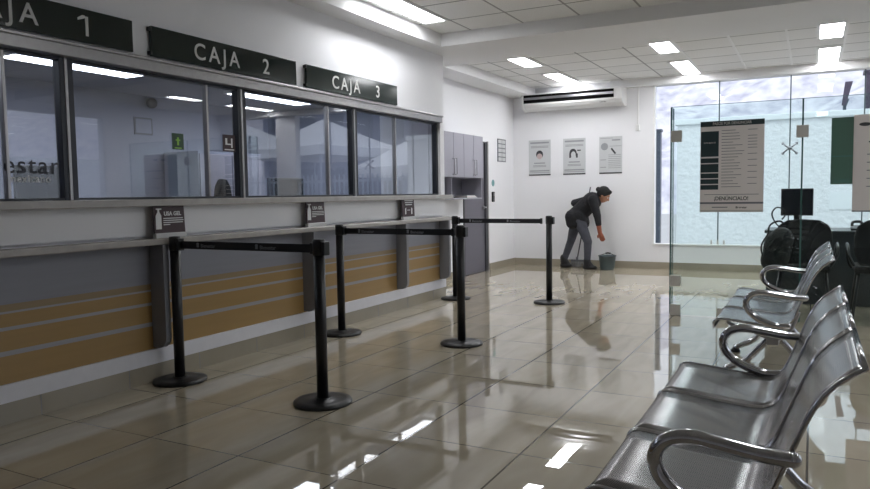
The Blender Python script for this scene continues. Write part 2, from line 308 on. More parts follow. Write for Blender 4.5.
# counter front
struct('trim_9', B(XW-.03, XW-.015, YF, 7.6, .22, .93), 'stripe')
c = B(XW-.03, -3.80, YF, 7.6, .925, .967).build('service_ledge', 'stone', bevel=.008); tag(c, 'long narrow grey stone service ledge under the white band of the counter', 'ledge')
c = B(XW-.16, -3.81, YF, 7.66, 1.18, 1.228).build('window_sill_shelf', 'stone', bevel=.006); tag(c, 'upper pale stone sill shelf running below the teller windows', 'ledge')
for y, w in ((1.68, 'out near the first window'), (3.29, 'below the nearest sanitizer card'), (4.90, 'near the middle sanitizer card'), (6.48, 'below the small hands card'), (7.47, 'at the far end of the counter')):
    pts = [(XW-.015, .925), (-3.785, .925), (-3.785, .30)] + [(-3.785-.075*(1-math.cos(a)), .30-.07*math.sin(a)) for a in (.4, .8, 1.2, 1.5708)] + [(XW-.015, .23)]
    f = MB().prism(pts, 'y', y, y+.045).build('support_fin', 'fin', bevel=.002)
    tag(f, 'grey fin with rounded foot under the service ledge, '+w, 'bracket', 'fins under the service ledge')

# ------------------------------------------------------------------ teller windows
struct('trim_10', MB().box(XW-.1, -3.865, YF, 7.5, 2.07, 2.15).box(XW-.1, -3.85, YF, 7.5, 2.135, 2.155), 'alu', bevel=.004)
def teller_window(n, y0, y1, mull, dark):
    fr = MB(); G = -3.96
    fr.box(G-.03, G+.03, y0, y0+.045, 1.228, 2.07).box(G-.03, G+.03, y1-.045, y1, 1.228, 2.07)
    fr.box(G-.03, G+.025, y0, y1, 1.228, 1.243).box(G-.03, G+.025, y0, y1, 2.055, 2.07)
    w = fr.build('window_%d' % n, 'alud', kind='structure', bevel=.002)
    st = MB()
    for m in mull: st.box(G-.02, G+.022, m-.010, m+.010, 1.235, 2.065)
    st.box(G+.01, G+.035, y0-.015, y0+.006, 1.228, 2.07)
    st.build('mullion', 'alu', w, bevel=.003)
    ys = [y0+.045]+list(mull)+[y1-.045]
    for a, b in zip(ys, ys[1:]): B(G-.004, G+.004, a, b, 1.243, 2.055).build('pane', 'glass_c', w)
teller_window(1, -.3, 2.76, [1.2, 2.39], 0)
teller_window(2, 2.76, 4.23, [3.88], 0)
teller_window(3, 4.23, 5.77, [5.36], 0)
teller_window(4, 5.77, 7.5, [6.55], 0)

# CAJA signs
def caja(y0, y1, num, label):
    t = thing('teller_sign', label, 'sign', (XW+.02, (y0+y1)/2-.012, 2.17), 0, 'teller signs over the windows')
    w = (y1-y0)/2-.008
    B(-.012, .012, -w, w, 0, .197).build('sign_board', 'signgreen', t, bevel=.002)
    dy = .05 if num == '1' else 0
    text('sign_lettering', 'CAJA', .162, (.013, -w+.36+dy, .042), '+X', 'letter', t, 'LEFT', 1.34, .002, .0012)
    text('sign_lettering', num, .165, (.013, w-.42+dy, .040), '+X', 'letter', t, 'LEFT', 1, .002, .0012)
    if num == '1': MB().prism([(w-.37-.018, .042+.082), (w-.37+.030, .042+.100), (w-.37+.030, .042+.116), (w-.37+.012, .042+.116), (w-.37-.018, .042+.096)], 'x', .0125, .015).build('digit_flag', 'letter', t)
    for s in (-1,):
        for z in (.02, .177): MB().box(-.02, .014, s*(w+.004)-.008, s*(w+.004)+.008, z-.012, z+.012).build('fixing', 'black', t)
caja(1.70, 3.215, '1', 'dark green sign reading CAJA 1, nearest over the teller windows')
caja(3.345, 4.85, '2', 'dark green sign reading CAJA 2, middle of the three over the teller windows')
caja(4.975, 6.50, '3', 'dark green sign reading CAJA 3, farthest of the three over the teller windows')

# card signs on the service ledge
def card(y, label, kind):
    t = thing('sanitizer_card' if kind == 'gel' else 'hygiene_card', label, 'card sign', (-3.835, y, .967))
    B(-.018, .018, -.13, .13, 0, .034).build('card_holder', 'acrylic', t, bevel=.003)
    MB().prism([(-.004, .03), (.004, .03), (-.006, .242), (-.010, .242)], 'y', -.13, .13).build('card', 'maroon', t)
    pr = MB()
    if kind == 'gel':
        pr.prism([(-.118, .06), (-.072, .06), (-.072, .15), (-.088, .175), (-.088, .19), (-.070, .19), (-.070, .198), (-.115, .198), (-.115, .19), (-.102, .19), (-.102, .175), (-.118, .15)], 'x', .004, .0055)
        for k, (a, b) in enumerate(((-.055, .11), (-.055, .115), (-.055, .11), (-.055, .0))): pr.box(.0035, .0055, a, b, .128-.014*k, .134-.014*k)
        pr.build('printed_bottle', 'white', t)
        text('card_lettering', 'USA GEL', .038, (.0045, -.050, .150), '+X', 'white', t, 'LEFT', 1.0, .0008, .0012, )
    else:
        for k in range(3): pr.box(.0035, .0055, -.09+.01*k, .09-.01*k, .20-.022*k, .21-.022*k)
        pr.prism([(-.075, .06), (-.055, .06), (-.055, .13), (-.075, .12)], 'x', .003, .0055).prism([(.055, .06), (.075, .06), (.075, .12), (.055, .13)], 'x', .003, .0055).box(.003, .0055, -.03, .03, .10, .106)
        pr.build('printed_hands', 'white', t)
card(3.40, 'maroon card reading USA GEL with white bottle, nearest on the service ledge', 'gel')
card(5.00, 'small maroon card with white bottle on the ledge below the third teller sign', 'gel')
card(6.615, 'small dark card with pale hands print, farthest along the service ledge', 'hands')

# stickers and lettering on the teller glass
t = thing('window_sticker', 'square green sticker with yellow figure on the second teller window', 'sticker', (-3.953, 3.605, 1.573))
B(0, .002, -.051, .051, 0, .113).build('sticker_sheet', 'green', t)
MB().box(.002, .003, -.008, .008, .03, .085).box(.002, .003, -.02, .02, .062, .07).box(.002, .003, -.03, .03, .008, .014).build('sticker_print', 'greenl', t)
t = thing('window_sticker', 'square maroon sticker with white figures on the sliding teller pane', 'sticker', (-3.953, 4.103, 1.582))
B(0, .002, -.066, .066, 0, .127).build('sticker_sheet', 'maroon', t)
MB().box(.002, .003, -.04, -.02, .05, .1).box(.002, .003, -.02, .02, .05, .06).box(.002, .003, .02, .035, .03, .1).box(.002, .003, -.05, .05, .01, .018).build('sticker_print', 'white', t)
t = thing('glass_lettering', 'dark and white vinyl lettering ending in estar on the first teller glass', 'lettering', (-3.952, 2.70, 1.33))
text('lettering', 'Bienestar', .145, (0, 0, .055), '+X', 'alud', t, 'RIGHT', 1.14, .0005, .0005)
text('lettering', 'mexicano', .060, (0, -.055, .005), '+X', 'white', t, 'RIGHT', 1.1, .0005, .001)

# ------------------------------------------------------------------ booth contents
def monitor(name, label, loc, rz, w=.46, h=.28, mat='screen'):
    t = thing(name, label, 'monitor', loc, rz)
    B(-w/2, w/2, -.02, .02, .15, .15+h).build('screen_panel', 'black', t, bevel=.006)
    B(-w/2+.012, w/2-.012, -.0215, -.02, .162, .138+h).build('screen', mat, t)
    MB().box(-.03, .03, .005, .035, .01, .2).build('monitor_neck', 'black', t)
    MB().lathe([(.0, 0), (.11, 0), (.11, .01), (.02, .018)], 0, 0, 24).build('monitor_base', 'black', t)
    return t
bd = B(-4.85, -4.10, YF, 7.4, 1.0, 1.04).build('teller_worktop', 'boothdark'); tag(bd, 'grey teller worktop behind the windows', 'worktop')
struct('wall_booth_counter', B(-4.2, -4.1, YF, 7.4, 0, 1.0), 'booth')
monitor('teller_monitor', 'dark monitor behind the first teller glass beside the lettering', (-4.32, 2.82, 1.04), math.radians(70), .3, .26)
monitor('teller_monitor', 'dark monitor low behind the third teller window', (-4.45, 5.35, 1.04), math.radians(80), .42, .22)
t = thing('teller_chair', 'dark high-backed office chair behind the second teller window', 'chair', (-5.5, 5.3, 0), math.radians(-60))
MB().prism([(-.25, .95), (-.27, 1.2), (-.2, 1.36), (-.08, 1.42), (.08, 1.42), (.2, 1.36), (.27, 1.2), (.25, .95)], 'y', .18, .25).build('backrest', 'fabric', t, bevel=.03)
B(-.25, .25, -.25, .22, .66, .74).build('seat', 'fabric', t, bevel=.03)
st = MB().tube([(0, 0, .08), (0, 0, .66)], .03)
for k in range(5): st.tube([(0, 0, .1), (.28*math.cos(k*1.2566), .28*math.sin(k*1.2566), .04)], .02)
st.tube([(0, .2, .68), (0, .26, .8), (0, .24, 1.1)], .02).build('chair_base', 'black', t)
t = thing('booth_camera', 'small dark dome camera high behind the second teller window', 'camera', (-6.5, 5.53, 2.28), math.radians(90))
MB().ball((0, -.06, 0), .06).build('camera_dome', 'black', t); B(-.03, .03, -.05, .005, -.02, .06).build('camera_mount', 'grey', t)
t = thing('framed_notice', 'grey framed notice inside the booth behind the second window', 'notice', (-6.5, 5.45, 1.93), math.radians(90))
B(-.12, .12, -.012, 0, 0, .19).build('frame', 'grey', t); B(-.10, .10, -.014, -.012, .02, .17).build('notice_sheet', 'booth', t)
t = thing('file_cabinet', 'tall pale cabinet inside the booth behind the fourth window', 'cabinet', (-6.2, 6.2, 0))
B(-.28, .25, -.5, .5, 0, 1.75).build('cabinet_body', 'booth', t, bevel=.005)
for s in (-1, 1):
    d = B(.25, .268, s*.25-.24, s*.25+.24, .06, 1.72).build('door', 'greycab', t, bevel=.003); B(.268, .29, s*.03-.006, s*.03+.006, .8, 1.0).build('handle', 'chrome', d)
t = thing('booth_ceiling_lamp', 'lit lamp on the booth ceiling seen through the third window', 'ceiling lamp', (-5.3, 6.3, 2.36))
B(-.25, .25, -.6, .6, -.03, 0).build('lamp_housing', 'lampframe', t)
B(-.22, .22, -.57, .57, -.034, -.03).build('diffuser', emit('booth_diffuser', (.9, .94, 1), 7), t)
copy_thing(t, (-5.3, 3.9, 2.36), 'lit lamp on the booth ceiling seen through the second window')
copy_thing(t, (-5.3, 1.4, 2.36), 'lit lamp on the booth ceiling left of the first window')

# ------------------------------------------------------------------ wall cabinet, door and wall items on the rear left wall
t = thing('wall_cabinet', 'grey hung wall cabinet with open niche below, past the teller windows', 'cabinet', (XW2, 8.66, 1.16))
MB().box(0, .33, -.86, .86, .30, .90).box(0, .33, -.86, -.842, 0, .3).box(0, .33, .842, .86, 0, .3).box(0, .33, -.86, .86, 0, .018).box(0, .33, -.135, -.117, 0, .3).build('cabinet_body', 'greycab', t, bevel=.002)
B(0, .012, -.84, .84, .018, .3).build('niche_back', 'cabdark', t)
for k, (a, a2) in enumerate(((-.86, -.42), (-.42, -.10), (-.10, .22), (.22, .54), (.54, .86))):
    d = B(.33, .35, a+.003, a2-.003, .302, .898).build('door', 'greycab', t, bevel=.003)
    hy = a2-.035 if k in (1, 3) else a+.035
    MB().tube([(.35, hy, .34), (.382, hy, .34), (.382, hy, .55), (.35, hy, .55)], .007).build('handle', 'steel', d)
pp = thing('paper_stack', 'low stack of papers lying in the niche of the wall cabinet', 'papers', (-4.40, 9.2, 1.178))
for k in range(3): B(-.1+.01*k, .12-.01*k, -.17+.02*k, .17-.015*k, .012*k, .012*(k+1)).build('paper', 'paper' if k != 1 else 'taupe', pp)
dr = struct('door_1', B(XW2-.05, XW2-.01, 9.60, 10.36, .005, 2.03), 'door')
MB().tube([(XW2-.01, 10.30, 1.02), (XW2+.05, 10.30, 1.02), (XW2+.055, 10.19, 1.02)], .011).ball((XW2+.0, 10.30, 1.02), .028, 12).build('door_handle', 'steel', dr)
MB().box(XW2-.1, XW2+.012, 10.36, 10.44, 0, 2.04).box(XW2-.1, XW2+.012, 9.56, 9.60, 0, 2.04).box(XW2-.1, XW2+.012, 9.56, 10.44, 2.03, 2.05).build('door_frame', 'doorframe', dr)
MB().box(XW2-.1, XW2+.015, 10.44, 10.48, 0, 2.06).build('door_trim', 'alu', dr)
t = thing('evacuation_notice', 'small grey framed notice with four blocks on the wall right of the door', 'notice', (XW2, 11.05, 1.76))
B(0, .012, -.17, .17, 0, .375).build('notice_board', 'grey', t)
pr = MB()
for i in range(2):
    for j in range(5): pr.box(.012, .014, -.15+.155*i, -.01+.155*i, .015+.072*j, .07+.072*j)
pr.build('notice_print', 'paper', t)
t = MB().rings([[(XW2+d, 10.69+.055*math.cos(a*.3927), 1.407+.055*math.sin(a*.3927)) for a in range(16)] for d in (0, .003)]).build('round_sticker', 'teal'); tag(t, 'round pale teal sticker on the wall beside the dark door', 'sticker')
t = thing('door_intercom', 'slim black intercom on the wall below the round sticker', 'intercom', (XW2, 10.66, 1.10))
B(0, .03, -.035, .035, 0, .165).build('intercom_body', 'black', t, bevel=.006); B(.03, .032, -.02, .02, .1, .14).build('intercom_screen', 'grey', t)

# posters on the back wall
def poster(x0, x1, label, kind):
    w = (x1-x0)/2; t = thing('health_poster', label, 'poster', ((x0+x1)/2, YB, 1.53), 0, 'health posters on the back wall')
    B(-w, w, -.004, 0, 0, .60).build('poster_sheet', 'paper', t)
    pr = MB(); dk = MB()
    def ln(m, a, b, z, h=.01): m.box(a*w, b*w, -.0055, -.004, z, z+h)
    ln(dk, -1, 1, .0, .022)
    if kind < 2:
        ln(pr, -.85, .85, .54, .028); ln(pr, -.8, .8, .49); ln(pr, -.8, .8, .47); ln(pr, -.5, .5, .20, .02); ln(pr, -.6, .6, .165); ln(pr, -.6, .6, .145); ln(pr, -.9, .9, .07, .02); ln(pr, -.9, .9, .045)
    else:
        ln(pr, .1, .85, .53, .022); ln(pr, -.1, .95, .44, .008); ln(pr, -.9, .2, .57, .008)
        for k in range(8): ln(pr, -.2, .9, .09+.03*k, .008)
        ln(pr, -.9, -.4, .22, .012); ln(pr, -.9, -.4, .10, .012)
        pr.rings([[(-.10+.06*math.cos(a*.5236), y, .44+.06*math.sin(a*.5236)) for a in range(12)] for y in (-.0055, -.004)])
    pr.build('poster_print', 'paperline', t)
    def disc(m, cx, cz, rx, rz, y0=-.006): m.rings([[(cx+rx*math.cos(a*.3491), y, cz+rz*math.sin(a*.3491)) for a in range(18)] for y in (y0, -.004)])
    if kind == 0:
        disc(dk, 0, .355, .062, .07); fm = MB(); disc(fm, .0, .325, .048, .048, -.0068); fm.build('printed_face', M('printed_pink', (190, 170, 168), .6), t)
    elif kind == 1:
        disc(dk, -.02, .36, .062, .07); dk.box(-.085, -.055, -.0055, -.004, .28, .35); dk.box(.03, .06, -.0055, -.004, .28, .35); dk.box(.05, .11, -.0055, -.004, .39, .41)
        fm = MB(); disc(fm, -.015, .33, .04, .055, -.0068); fm.build('printed_face', 'paper', t)
    else:
        dk.prism([(0, .40), (.02, .42), (.09, .33), (.07, .31)], 'y', -.006, -.004)
    dk.build('poster_dark_print', 'paperdark', t)
poster(-4.32, -3.93, 'grey health poster with dark-haired face, leftmost on the back wall', 0)
poster(-3.71, -3.33, 'grey health poster with a face and raised hand, middle on the back wall', 1)
poster(-3.10, -2.73, 'grey health poster with a slanted arm drawing, rightmost above the cleaner', 2)

# air conditioner
t = thing('air_conditioner', 'long white ceiling air conditioner with black slots over the posters', 'air conditioner', (-3.46, YB, 2.56))
prof = [(0, 0.05), (-.14, .035), (-.27, .08), (-.31, .13), (-.31, .31), (0, .33)]
MB().prism(prof, 'x', -.84, .68).build('housing', 'plastic', t, bevel=.006)
prof2 = [(0, 0.045), (-.14, .03), (-.28, .075), (-.322, .13), (-.322, .315), (0, .335)]
MB().prism(prof2, 'x', .68, .80).build('end_cap', 'plastic', t, bevel=.012)
MB().prism(prof2, 'x', -.87, -.84).build('end_cap', 'plastic', t, bevel=.006)
B(-.83, .67, -.318, -.306, .250, .292).build('intake_slot', 'slot', t)
B(-.83, .67, -.322, -.306, .215, .250).build('front_strip', 'steel', t)
lo = MB().box(-.83, .67, -.316, -.306, .158, .213).build('outlet_slot', 'slot', t)
v = MB()
for k in range(24): v.box(-.80+.062*k, -.797+.062*k, -.322, -.312, .162, .209)
v.build('louver', 'slot', t)
text('brand_mark', 'Carrier', .035, (.5, -.312, .09), '-Y', 'paperdark', t, 'CENTER', 1, .0006)
t = thing('conduit', 'thin white cable duct with small switch on the back wall', 'cable duct', (-2.48, YB, 2.26))
B(-.012, .012, -.015, 0, 0, .62).build('duct', 'plastic', t); B(-.03, .03, -.03, 0, -.06, .03).build('switch_box', 'plastic', t, bevel=.004)

# ------------------------------------------------------------------ ceiling lamps
def lamp(x, y, label):
    t = thing('ceiling_lamp', label, 'ceiling lamp', (x, y, ZC), 0, 'ceiling light panels')
    MB().box(-.15, -.115, -.6, .6, -.012, 0).box(.115, .15, -.6, .6, -.012, 0).box(-.115, .115, -.6, -.585, -.012, 0).box(-.115, .115, .585, .6, -.012, 0).build('lamp_frame', 'lampframe', t)
    B(-.115, .115, -.585, .585, -.008, -.001).build('diffuser', 'diffuser', t)
    return t
L0 = lamp(-3.45, 5.97, 'lit ceiling panel beside the soffit above the third teller window')
copy_thing(L0, (-3.47, 8.95, ZC), 'lit ceiling panel beyond the beam, nearer of the left pair')
copy_thing(L0, (-3.47, 10.85, ZC), 'lit ceiling panel just above the air conditioner, farther of the left pair')
copy_thing(L0, (-1.65, 8.95, ZC), 'lit ceiling panel beyond the beam, nearer of the middle pair')
copy_thing(L0, (-1.65, 10.85, ZC), 'lit ceiling panel near the window edge, farther of the middle pair')
copy_thing(L0, (.15, 9.05, ZC), 'lit ceiling panel beyond the beam, nearer of the right pair')
copy_thing(L0, (.15, 10.90, ZC), 'lit ceiling panel near the window, farther of the right pair')
copy_thing(L0, (1.95, 8.95, ZC), 'added unseen lit ceiling panel beyond the beam, right of the desks')  # unseen panel added to brighten the far part of the hall
copy_thing(L0, (1.95, 4.2, ZC), 'added lit ceiling panel right of the benches, out of view')  # added out of view for more light on benches and posters
copy_thing(L0, (.15, 4.2, ZC), 'added unseen lit ceiling panel above the gap between the two benches')  # added out of view to throw front light on the glass posters
copy_thing(L0, (1.95, 10.85, ZC), 'added unseen lit ceiling panel by the window right of the desks')  # unseen panel added for extra light and bounce near the back wall

# ------------------------------------------------------------------ back window, frameless glass with spider fittings
w = struct('window_5', MB().box(-2.25, -2.22, YB-.01, YB+.12, .385, 2.9).box(-2.25, 1.45, YB-.02, YB+.12, .385, .405), 'lampframe')
xs = [-2.22, -1.281, -.314, .611, 1.45]
for a, b in zip(xs, xs[1:]): B(a+.003, b-.003, YB+.06, YB+.07, .405, 2.88).build('pane', 'glass_w', w)
for x in xs[1:-1]:
    B(x-.008, x+.008, YB+.05, YB+.075, .405, 2.88).build('glass_joint', 'seal', w)
    for zc in ((1.83,) if x > -.5 else ()):
        sp = MB()
        for s in (-1, 1):
            for q in (-1, 1): sp.tube([(x, YB+.02, zc), (x+s*.045, YB+.01, zc+q*.03), (x+s*.09, YB+.04, zc+q*.07)], .012).ball((x+s*.09, YB+.045, zc+q*.07), .022, 10)
        sp.ball((x, YB+.02, zc), .03, 12).build('spider_fitting', 'steel', w)
    cl = MB()
    for s in (-.09, 0, .09): cl.box(x+s-.012, x+s+.012, YB+.03, YB+.09, .405, .47)
    cl.build('glass_clip', 'clamp', w)
w = struct('window_6', MB().box(1.95, 3.0, YB-.02, YB+.12, .385, .405), 'lampframe'); B(1.95, 3.0, YB+.06, YB+.07, .405, 2.88).build('pane', 'glass_w', w)
w = struct('window_7', MB().box(XR, XR+.12, 4.0, 8.7, .49, .51).box(XR, XR+.1, 6.33, 6.37, .5, 2.7), 'lampframe'); B(XR+.06, XR+.07, 4.0, 8.7, .51, 2.7).build('pane', 'glass_w', w)

# ------------------------------------------------------------------ glass partition with posters
PY = 7.3
def gpanel(name, label, x0, x1, y0, y1, z1, edges, clamps):
    t = thing(name, label, 'glass panel', ((x0+x1)/2, (y0+y1)/2, 0)); cx, cy = (x0+x1)/2, (y0+y1)/2
    B(x0-cx, x1-cx, y0-cy, y1-cy, .008, z1).build('glass_pane', 'glass_p', t)
    e = MB(); ew = .006
    if x1-x0 > y1-y0:
        e.box(x0-cx-.001, x0-cx+ew, y0-cy-.001, y1-cy+.001, .008, z1).box(x1-cx-ew, x1-cx+.001, y0-cy-.001, y1-cy+.001, .008, z1).box(x0-cx, x1-cx, y0-cy-.001, y1-cy+.001, z1-.003, z1+.001)
    else:
        e.box(x0-cx-.001, x1-cx+.001, y1-cy-ew, y1-cy+.001, .008, z1).box(x0-cx-.001, x1-cx+.001, y0-cy, y0-cy+ew, .008, z1)
    e.build('glass_edge', 'glassedge', t)
    for (a, b, c_) in clamps: B(a-cx-.05, a-cx+.05, b-cy-.022, b-cy+.022, c_-.055, c_+.055).build('clamp', 'clamp', t, bevel=.004)
gpanel('glass_partition', 'clear glass partition panel carrying the long taupe poster', -1.24, -.095, PY, PY+.01, 2.05, 1, [(-1.19, PY+.005, 1.765), (-1.19, PY+.005, .345), (-1.19, PY+.005, .055), (-.095, PY+.005, 1.755), (-.75, PY+.005, .04)])
gpanel('glass_partition', 'clear glass partition panel at the right edge carrying the second poster', -.093, 1.1, PY, PY+.01, 2.05, 1, [(.6, PY+.005, .055)])
gpanel('glass_return', 'narrow clear glass return at the left end of the partition', -1.25, -1.24, PY+.02, PY+.16, 2.05, 1, [])
t = thing('fee_poster', 'tall taupe and dark teal poster with a price list on the glass partition', 'poster', (-.688, PY-.004, 1.024))
B(-.28, .28, -.002, .002, 0, .865).build('poster_sheet', 'taupe', t)
dk = MB().box(-.28, .28, -.0035, -.002, .815, .865)
for a, b in ((.56, .80), (.50, .545), (.41, .49), (.355, .40), (.30, .345), (.245, .29)): dk.box(-.275, -.115, -.0035, -.002, a-.03, b-.03)
dk.build('teal_block', 'tealdark', t)
lnm = MB(); random.seed(3)
for k in range(20):
    z = .77-.028*k; b = -.09+random.uniform(.1, .2)
    lnm.box(-.09, b, -.003, -.002, z, z+.005)
    if k % 2 == 0 or random.random() < .3: lnm.box(.14, .22, -.003, -.002, z, z+.005)
lnm.box(-.24, .24, -.003, -.002, .165, .17).box(-.28, .28, -.003, -.002, .078, .095).box(-.17, -.03, -.003, -.002, .042, .05).build('poster_print', 'grey', t)
text('poster_heading', 'PASOS POR DENUNCIAR', .036, (0, -.004, .828), '-Y', 'taupe', t, 'CENTER', 1, .0006, .0005, .34)
text('poster_lettering', '\u00a1DEN\u00daNCIALO!', .05, (0, -.004, .113), '-Y', 'paperdark', t, 'CENTER', 1, .0006, .001, .30)
text('poster_lettering', 'Bienestar', .026, (.09, -.004, .036), '-Y', 'paperdark', t, 'CENTER', 1, .0006, .0008)
MB().box(-.28, .28, -.0035, -.002, 0, .02).build('poster_bottom_band', 'clamp', t)
text('block_lettering', 'ESTE BANCO', .018, (-.195, -.0045, .655), '-Y', 'taupe', t, 'CENTER', 1, .0006)
t = thing('notice_poster', 'pale taupe poster cut by the right edge of the photo, on the glass', 'poster', (.55, PY-.004, 1.024))
B(-.245, .245, -.002, .002, 0, .85).build('poster_sheet', 'taupe', t)
pm = MB().box(-.13, .2, -.0035, -.002, .605, .618)
for k in range(5): pm.box(-.14, -.08 if k % 2 else .1, -.003, -.002, .50-.07*k, .507-.07*k)
pm.box(-.245, .245, -.003, -.002, 0, .012).build('poster_print', 'grey', t)
MB().rings([[(-.16+.045*math.cos(a*.3927), y, .765+.016*math.sin(a*.3927)) for a in range(16)] for y in (-.0035, -.002)]).rings([[(.0+.045*math.cos(a*.3927), y, .77+.016*math.sin(a*.3927)) for a in range(16)] for y in (-.0035, -.002)]).build('poster_emblem', 'paperdark', t)
t = thing('green_sheet', 'dark green sheet hung on the glass left of the cut-off poster', 'poster', (.222, PY+.014, 1.27))
B(-.088, .095, -.002, .002, 0, .59).build('poster_sheet', 'greensheet', t)
text('poster_lettering', 'AVISO', .045, (0, -.003, .015), '-Y', 'teal', t, 'CENTER', 1, .0005)
MB().box(-.088, .095, -.003, -.002, .245, .251).build('fold_line', 'teal', t)

# ------------------------------------------------------------------ stanchions
def stanchion(x, y, label, beltto=None):
    t = thing('queue_post', label, 'queue post', (x, y, 0), 0, 'black queue posts')
    MB().lathe([(.0, .0), (.172, .0), (.176, .008), (.172, .02), (.13, .026), (.05, .03), (.045, .036)], 0, 0, 40).build('base', 'black', t)
    MB().lathe([(.034, .03), (.034, .885)], 0, 0, 24).build('post', 'black', t)
    MB().lathe([(.034, .885), (.038, .89), (.038, .965), (.034, .978), (.0, .98)], 0, 0, 24).build('belt_head', 'black', t)
    MB().box(.038, .058, -.028, .028, .885, .965).build('belt_slot', 'black', t, bevel=.004)
    if beltto:
        L = beltto-x; b = B(.05, L-.05, -.0015, .0015, .898, .948).build('belt', 'belt', t)
        mk = MB(); n = 2
        for k in range(n):
            cx = L*(.17+.42*k)
            mk2 = text('belt_lettering', 'Bienestar', .034, (cx+.035, -.0022, .909), '-Y', 'beltmark', b, 'LEFT', 1, .0004, .0004)
            mk.box(cx, cx+.02, -.0028, -.0015, .91, .925).rings([[(cx+.01+.012*math.cos(a*.5236), yy, .932+.009*math.sin(a*.5236)) for a in range(12)] for yy in (-.0028, -.0015)])
        mk.build('belt_emblem', 'beltmark', b)
        B(L-.058, L-.038, -.012, .012, .892, .955).build('belt_clip', 'black', t)
    return t
stanchion(-3.75, 3.36, 'black queue post with belt, in front of the nearest sanitizer card', -2.56)
stanchion(-2.56, 3.36, 'black queue post nearest the camera, in the middle of the floor', None)
stanchion(-3.70, 5.16, 'black queue post with belt, standing close to the counter beyond the nearest pair', -2.53)
stanchion(-2.53, 5.20, 'black queue post standing alone with wide base, middle of the right row', None)
stanchion(-3.70, 7.46, 'black queue post with belt at the far end of the counter', -2.59)
stanchion(-2.59, 7.58, 'black queue post farthest on the right, before the cleaner', None)

# ------------------------------------------------------------------ waiting benches
def arc(cx, cz, r, a0, a1, n=6): return [(cx+r*math.cos(a0+(a1-a0)*k/n), cz+r*math.sin(a0+(a1-a0)*k/n)) for k in range(n+1)]
SEATP = [(-.528, .385), (-.532, .402), (-.527, .420), (-.512, .432), (-.49, .436), (-.42, .430), (-.34, .421), (-.26, .413), (-.19, .408), (-.15, .410), (-.118, .424), (-.095, .448), (-.080, .478), (-.055, .545), (-.030, .612), (-.006, .676), (.012, .716), (.030, .746), (.055, .775), (.085, .800), (.112, .820)]
def shell(y0, y1, parent):
    th = .006; bm = bmesh.new(); uv = bm.loops.layers.uv.new('UVMap')
    P = [Vector((a, 0, b)) for a, b in SEATP]; n = len(P)
    arcl = [0]
    for i in range(1, n): arcl.append(arcl[-1]+(P[i]-P[i-1]).length)
    ny = 6; ys = [y0+(y1-y0)*k/ny for k in range(ny+1)]
    V = [[bm.verts.new((P[i].x, y, P[i].z + (.006 if k in (0, ny) else 0))) for k, y in enumerate(ys)] for i in range(n)]
    for i in range(n-1):
        for k in range(ny):
            f = bm.faces.new([V[i][k], V[i][k+1], V[i+1][k+1], V[i+1][k]]); f.smooth = True
            for lp, (a, b) in zip(f.loops, ((i, k), (i, k+1), (i+1, k+1), (i+1, k))): lp[uv].uv = (ys[b], arcl[a])
    me = bpy.data.meshes.new('seat_shell'); bm.to_mesh(me); bm.free(); me.materials.append(MT['perf'])
    o = bpy.data.objects.new('seat_shell', me); COL.objects.link(o); o.parent = parent
    m = o.modifiers.new('solid', 'SOLIDIFY'); m.thickness = .003; m.offset = 0
    # polished rim round each shell
    rim = MB()
    for y in (y0, y1): rim.tube([(a, y, b+.004) for a, b in SEATP], .0065, 8)
    rim.tube([(SEATP[0][0], y0, SEATP[0][1]), (SEATP[0][0], y1, SEATP[0][1])], .008, 8).tube([(SEATP[-1][0], y0, SEATP[-1][1]+.003), (SEATP[-1][0], y1, SEATP[-1][1]+.003)], .0075, 8)
    rim.build('shell_rim', 'chrome', o, smooth=True)
    # solid smooth bands pressed into the shell behind its front lip and at its bends
    return o
def smooth_path(pts, n=5):
    pts = [Vector(p) for p in pts]; out = []
    for i in range(len(pts)-1):
        p0, p1, p2, p3 = pts[max(i-1, 0)], pts[i], pts[i+1], pts[min(i+2, len(pts)-1)]
        for k in range(n):
            t = k/n; out.append(.5*((2*p1)+(p2-p0)*t+(2*p0-5*p1+4*p2-p3)*t*t+(3*p1-p0-3*p2+p3)*t**3))
    out.append(pts[-1]); return out
def bench(y0, label):
    t = thing('waiting_bench', label, 'bench', (0, y0, 0), 0, 'perforated steel waiting benches')
    W, gap = .525, .022
    for k in range(3): shell(k*W+gap/2, (k+1)*W-gap/2, t)
    MB().box(-.235, -.165, .06, 3*W-.06, .29, .33).build('beam', 'steel', t, bevel=.006)
    for k, y in enumerate((.0, 3*W)):
        pts = smooth_path([(-.028, y, .594), (-.10, y, .596), (-.19, y, .608), (-.265, y, .615), (-.32, y, .597), (-.346, y, .555), (-.335, y, .507), (-.295, y, .467), (-.24, y, .44), (-.17, y, .42), (-.10, y, .425)], 5)
        a = MB().tube(pts, .019, 14, ry=.022).ball((-.028, y, .594), (.019, .022, .019), 14).build('armrest', 'chrome', t, smooth=True)
    for y in (.42, 3*W-.42):
        lg = MB().tube(smooth_path([(-.20, y, .30), (-.27, y, .22), (-.38, y, .10), (-.485, y, .045), (-.50, y, .03)]), .021, 10, ry=.028)
        lg.tube(smooth_path([(-.20, y, .30), (-.13, y, .22), (-.02, y, .10), (.07, y, .045), (.085, y, .03)]), .021, 10, ry=.028).box(-.245, -.155, y-.05, y+.05, .24, .345)
        g = lg.build('leg', 'chrome', t, smooth=False)
        for x in (-.50, .085): MB().lathe([(0, 0), (.032, 0), (.034, .012), (.02, .03), (0, .032)], x, y, 16).build('foot', 'rubber', g)
    for k in range(3):
        for y in (k*W+.07, (k+1)*W-.07):
            MB().tube(smooth_path([(-.46, y, .418), (-.42, y, .395), (-.30, y, .36), (-.20, y, .325), (-.13, y, .35), (-.085, y, .43), (-.062, y, .50)]), .011, 8).build('seat_bracket', 'steel', t, smooth=True)
    return t
